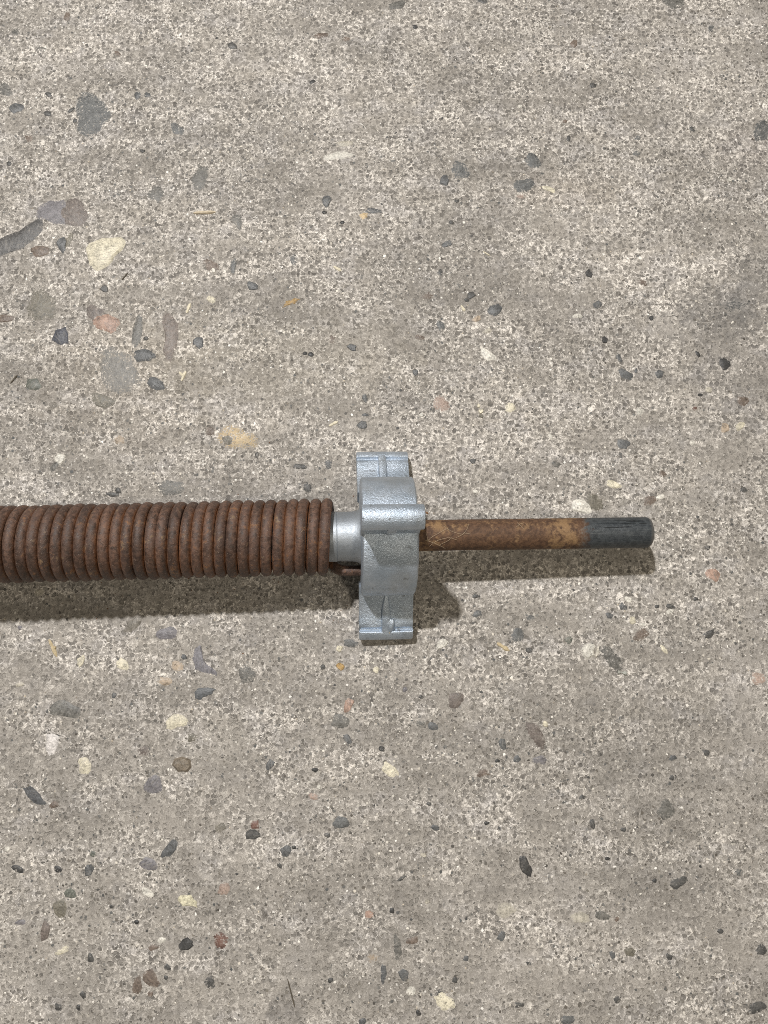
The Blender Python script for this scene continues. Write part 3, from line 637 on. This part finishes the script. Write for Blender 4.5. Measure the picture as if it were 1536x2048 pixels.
# lug outline: distance from the axis, half thickness
side = [(96, 15), (104, 13.8), (112, 12.9), (122, 12.3), (134, 12.0), (150, 12.4), (162, 14.0), (171, 16.4), (178, 16.8), (183.0, 13.6), (185.6, 13.8), (186.4, 19.4), (187.6, 20.6), (190, 20.9), (195, 20.4), (200.5, 18.2), (206, 13.6), (209.8, 7.5)]
prof = side+[(211.2, 0)]+[(a, -b) for a, b in side[::-1]]
def lug_mesh():
    n = len(prof); V = []; Fc = []
    st = ((-51.3, 2.0), (-50.6, .7), (-49.0, 0), (-20, -.3), (20, -.3), (49.0, 0), (50.6, .7), (51.3, 2.0))
    for (x, ins) in st:
        for (a, b) in prof:
            k = max(0, (abs(b)-ins))/max(abs(b), 1e-6) if b else 1
            V.append((x*U, b*k*U, (a-(ins if a > 170 else 0))*U))
    for i in range(len(st)-1):
        for k in range(n):
            Fc.append((i*n+k, i*n+(k+1) % n, (i+1)*n+(k+1) % n, (i+1)*n+k))
    Fc.append(tuple(range(n))[::-1]); Fc.append(tuple((len(st)-1)*n+k for k in range(n)))
    me = bpy.data.meshes.new('lug'); me.from_pydata(V, [], Fc); me.validate()
    bm = bmesh.new(); bm.from_mesh(me); bmesh.ops.recalc_face_normals(bm, faces=bm.faces); bm.to_mesh(me); bm.free()
    me.polygons.foreach_set('use_smooth', [True]*len(me.polygons)); me.set_sharp_from_angle(angle=math.radians(34))
    me.materials.append(M_CAST)
    return me
def rib_mesh():
    """stiffening web on both faces of a lug"""
    bm = bmesh.new()
    wd = lambda a: min(1.0, .15+.85*max(0, a-106)/34)
    for s_ in (-1, 1):
        rail = [(100, 15.5), (112, 16.2), (122, 17.6), (134, 19.6), (148, 21.2), (162, 22.0), (174, 21.8), (190, 21.2)]
        rows = []
        for (a, b) in rail:
            rows.append([bm.verts.new((x*U, s_*(b+dz)*U, a*U)) for (x, dz) in ((-9.5*wd(a), -9), (-8.3*wd(a), -1.4), (-6.6*wd(a), 0), (4.6*wd(a), 0), (6.6*wd(a), -1.2), (8.2*wd(a), -9))])
        for i in range(len(rows)-1):
            for k in range(5): bm.faces.new((rows[i][k], rows[i+1][k], rows[i+1][k+1], rows[i][k+1]))
        bm.faces.new(rows[-1]); bm.faces.new(rows[0][::-1])
    bmesh.ops.recalc_face_normals(bm, faces=bm.faces)
    me = bpy.data.meshes.new('rib'); bm.to_mesh(me); bm.free()
    me.polygons.foreach_set('use_smooth', [True]*len(me.polygons)); me.set_sharp_from_angle(angle=math.radians(40))
    me.materials.append(M_CAST)
    return me
LM, RM = lug_mesh(), rib_mesh()
for k in range(3):
    R_ = Matrix.Rotation(math.radians(120*k), 4, 'X')
    for nm, dat in (('lug', LM), ('rib', RM)):
        o = bpy.data.objects.new(nm, dat); COL.objects.link(o); o.parent = cone; o.matrix_local = R_
# casting sprue blob at the foot of the lower lug and a rust chip on the hub
bm = bmesh.new(); bmesh.ops.create_icosphere(bm, subdivisions=3, radius=1.0)
for v in bm.verts:
    n_ = v.co.copy(); v.co = Vector((n_.x*10, n_.y*6.5, n_.z*16))*(1+.10*math.sin(n_.x*5+n_.z*3))*U
me = bpy.data.meshes.new('casting_bump'); bm.to_mesh(me); bm.free(); me.polygons.foreach_set('use_smooth', [True]*len(me.polygons)); me.materials.append(M_CAST)
o = bpy.data.objects.new('casting_bump', me); COL.objects.link(o); o.parent = cone
o.matrix_local = Matrix.Rotation(math.radians(120), 4, 'X') @ Matrix.Translation((7.5*U, 17*U, 175*U))

# ------------------------------------------------------------------ loose bits
M_STRAW = m_plain('dry_straw', (.50, .41, .26), .6); M_WOOD = m_plain('weathered_splinter', (.55, .47, .35), .75)
M_DARKW = m_plain('dark_twig', (.10, .085, .065), .8); M_PALE = m_plain('pale_chip', (.68, .62, .48), .7)
M_GREYC = m_plain('grey_chip', (.40, .40, .36), .7); M_HAIR = m_plain('pale_hair', (.62, .50, .34), .5)
M_RUSTC = m_plain('rust_flake', (.20, .10, .045), .8)

def splinter(name, mat, a, b, w, t, label, cat, bow=0.0, fork=None, taper=.35):
    """thin irregular sliver lying on the floor between two photo pixels"""
    A = unproject(*a); B = unproject(*b); dirv = B-A; L = np.linalg.norm(dirv); dirv /= L; nv_ = np.array([-dirv[1], dirv[0]])
    def strip(A, dirv, nv_, L, w, t):
        n = 9; V = []; Fc = []
        for i in range(n):
            q = i/(n-1); k = (1-abs(2*q-1)**3)*(1-taper)+taper*(.6+.4*math.sin(9*q+1)); k *= random.uniform(.82, 1.12)
            c = A+dirv*L*q+nv_*bow*math.sin(math.pi*q)*L
            for (s_, zz) in ((-1, .0), (-.55, 1.0), (.35, .9), (1, .0)):
                p = c+nv_*s_*w*k
                V.append((p[0]*U, p[1]*U, (ground_z(*p)+.25+zz*t*k)*U))
        for i in range(n-1):
            for k in range(3): Fc.append((4*i+k, 4*i+k+1, 4*i+5+k, 4*i+4+k))
            Fc.append((4*i+3, 4*i, 4*i+4, 4*i+7))
        Fc.append((0, 1, 2, 3)); Fc.append((4*n-1, 4*n-2, 4*n-3, 4*n-4))
        return V, Fc
    V, Fc = strip(A, dirv, nv_, L, w, t)
    if fork:
        B2 = unproject(*fork); m = A+dirv*L*.45; d2 = B2-m; L2 = np.linalg.norm(d2); d2 /= L2
        V2, F2 = strip(m, d2, np.array([-d2[1], d2[0]]), L2, w*.8, t)
        k = len(V); V += V2; Fc += [tuple(q+k for q in f) for f in F2]
    bm = bmesh.new(); vs = [bm.verts.new(v) for v in V]
    for f in Fc: bm.faces.new([vs[q] for q in f])
    bmesh.ops.recalc_face_normals(bm, faces=bm.faces)
    me = bpy.data.meshes.new(name); bm.to_mesh(me); bm.free(); me.materials.append(mat)
    me.polygons.foreach_set('use_smooth', [True]*len(me.polygons)); me.set_sharp_from_angle(angle=math.radians(50))
    o = bpy.data.objects.new(name, me); COL.objects.link(o)
    return tag(o, label, cat)
splinter('wood_splinter', M_WOOD, (387, 426), (432, 424), 5.0, 4.5, 'short tan wood splinter on the bare concrete above the spring, upper left', 'splinter')
splinter('straw_sliver', M_STRAW, (98, 1279), (114, 1314), 4.5, 3.5, 'forked straw sliver on the concrete just below the left end of the spring', 'straw', fork=(113, 1296))
splinter('straw_sliver', M_STRAW, (994, 1286), (1019, 1302), 4.6, 2.6, 'tan straw sliver on the concrete below the shaft, right of the cone', 'straw')
splinter('pale_chip', M_PALE, (363, 762), (372, 742), 4.2, 3.0, 'forked cream coloured chip beside the brown leaf shaped stone', 'chip', fork=(358, 744))
splinter('pale_chip', M_PALE, (373, 626), (381, 606), 4.2, 2.6, 'small upright ivory chip just right of the top of the brown leaf shaped stone', 'chip')
splinter('pale_chip', M_PALE, (667, 533), (683, 542), 4.0, 2.4, 'thin whitish chip on bare concrete straight above the cone near a dark fleck', 'chip')
splinter('pale_chip', M_PALE, (658, 852), (676, 843), 4.0, 2.4, 'thin white chip on the concrete just above and left of the cone', 'chip')
splinter('pale_chip', M_PALE, (922, 611), (930, 623), 3.6, 2.0, 'narrow white chip left of the dark slate stone, upper right of the cone', 'chip')
splinter('pale_chip', M_PALE, (966, 503), (981, 512), 2.2, 2.0, 'slender beige chip on bare concrete in the upper middle', 'chip')
splinter('dark_twig', M_DARKW, (244, 560), (256, 545), 2.4, 2.2, 'short dark twig just below the big cream pebble', 'twig')
splinter('dark_twig', M_DARKW, (21, 767), (35, 750), 2.6, 2.2, 'short dark twig near the left edge above the spring', 'twig')
splinter('dark_twig', M_DARKW, (575, 1958), (590, 2016), 1.8, 1.6, 'long thin dark twig near the bottom edge', 'twig')
splinter('grey_chip', M_GREYC, (1235, 1344), (1254, 1347), 5.0, 6.0, 'blocky grey chip below and right of the cracked white stone', 'chip', taper=.9)
splinter('rust_flake', M_RUSTC, (848, 1022), (857, 1028), 2.0, 2.0, 'tiny dark flake on the concrete beside the top of the shaft', 'flake')

def on_cyl(R, x, y, lift):
    return (x, y, math.sqrt(max(0, R*R-y*y))+lift)
def local_hair(name, pts, r, label, cat, mat, parent_frame=True):
    """fine strand draped over the assembly, given in the axis frame"""
    V = []; Fc = []
    for strand in pts:
        P = np.array(strand, float); n = 14
        u_ = np.linspace(0, len(P)-1, n); Q = np.stack([np.interp(u_, np.arange(len(P)), P[:, k]) for k in range(3)], 1)
        Q[1:-1] = (Q[:-2]+2*Q[1:-1]+Q[2:])/4
        v, f = sweep(Q, r, 5)
        k = len(V); V += [tuple(q) for q in v]; Fc += [tuple(q+k for q in ff) for ff in f]
    M_ = root.matrix_world
    V = [tuple(M_ @ Vector(v)) for v in V]
    return tag(mesh_obj(name, V, Fc, mat), label, cat)
C_ = lambda x, y, l=.8: on_cyl(28.9, x, y, l)
local_hair('hair_tangle', [
    [C_(72, -16), C_(80, -8, 2.5), C_(92, -2, 3.5), C_(104, 5, 2.0), C_(112, 8)],
    [C_(76, -24), C_(90, -14, 3), C_(112, -9, 4), C_(128, -14, 2)],
    [C_(124, -10), C_(138, -4, 3), C_(146, 6, 3), C_(150, 16, 1)],
    [C_(70, 2), C_(73, -10, 2), C_(72, -22)],
    [C_(96, -21), C_(110, -15, 2), C_(118, -9, 1)],
    [C_(236, 8), C_(244, 14, 2), C_(252, 17)], [C_(240, 18), C_(246, 10, 2), C_(251, 4)], [C_(66, -12), C_(84, -18, 3), C_(100, -24, 3), C_(108, -27.5, 2)], [C_(104, 12), C_(116, 2, 3), C_(134, -4, 3), C_(152, -2, 1)]],
    .17, 'tangle of fine pale hairs caught on the rusty shaft beside the cone', 'hair', M_HAIR)['kind'] = 'stuff'
# one dry fibre hanging over the lip of the lower lug
def lugp(a, b, x):
    c, s_ = math.cos(math.radians(120)), math.sin(math.radians(120))
    return (x, b*c-a*s_, b*s_+a*c)
local_hair('straw_fibre', [[lugp(176, 21.2, 11), lugp(186, 21.6, 7), lugp(194, 19.9, 4), lugp(203, 14.6, 3), lugp(209.5, 5, 2)]], .7,
           'dry yellow fibre hanging over the lower lip of the cone', 'fibre', M_STRAW)
bpy.context.view_layer.update()
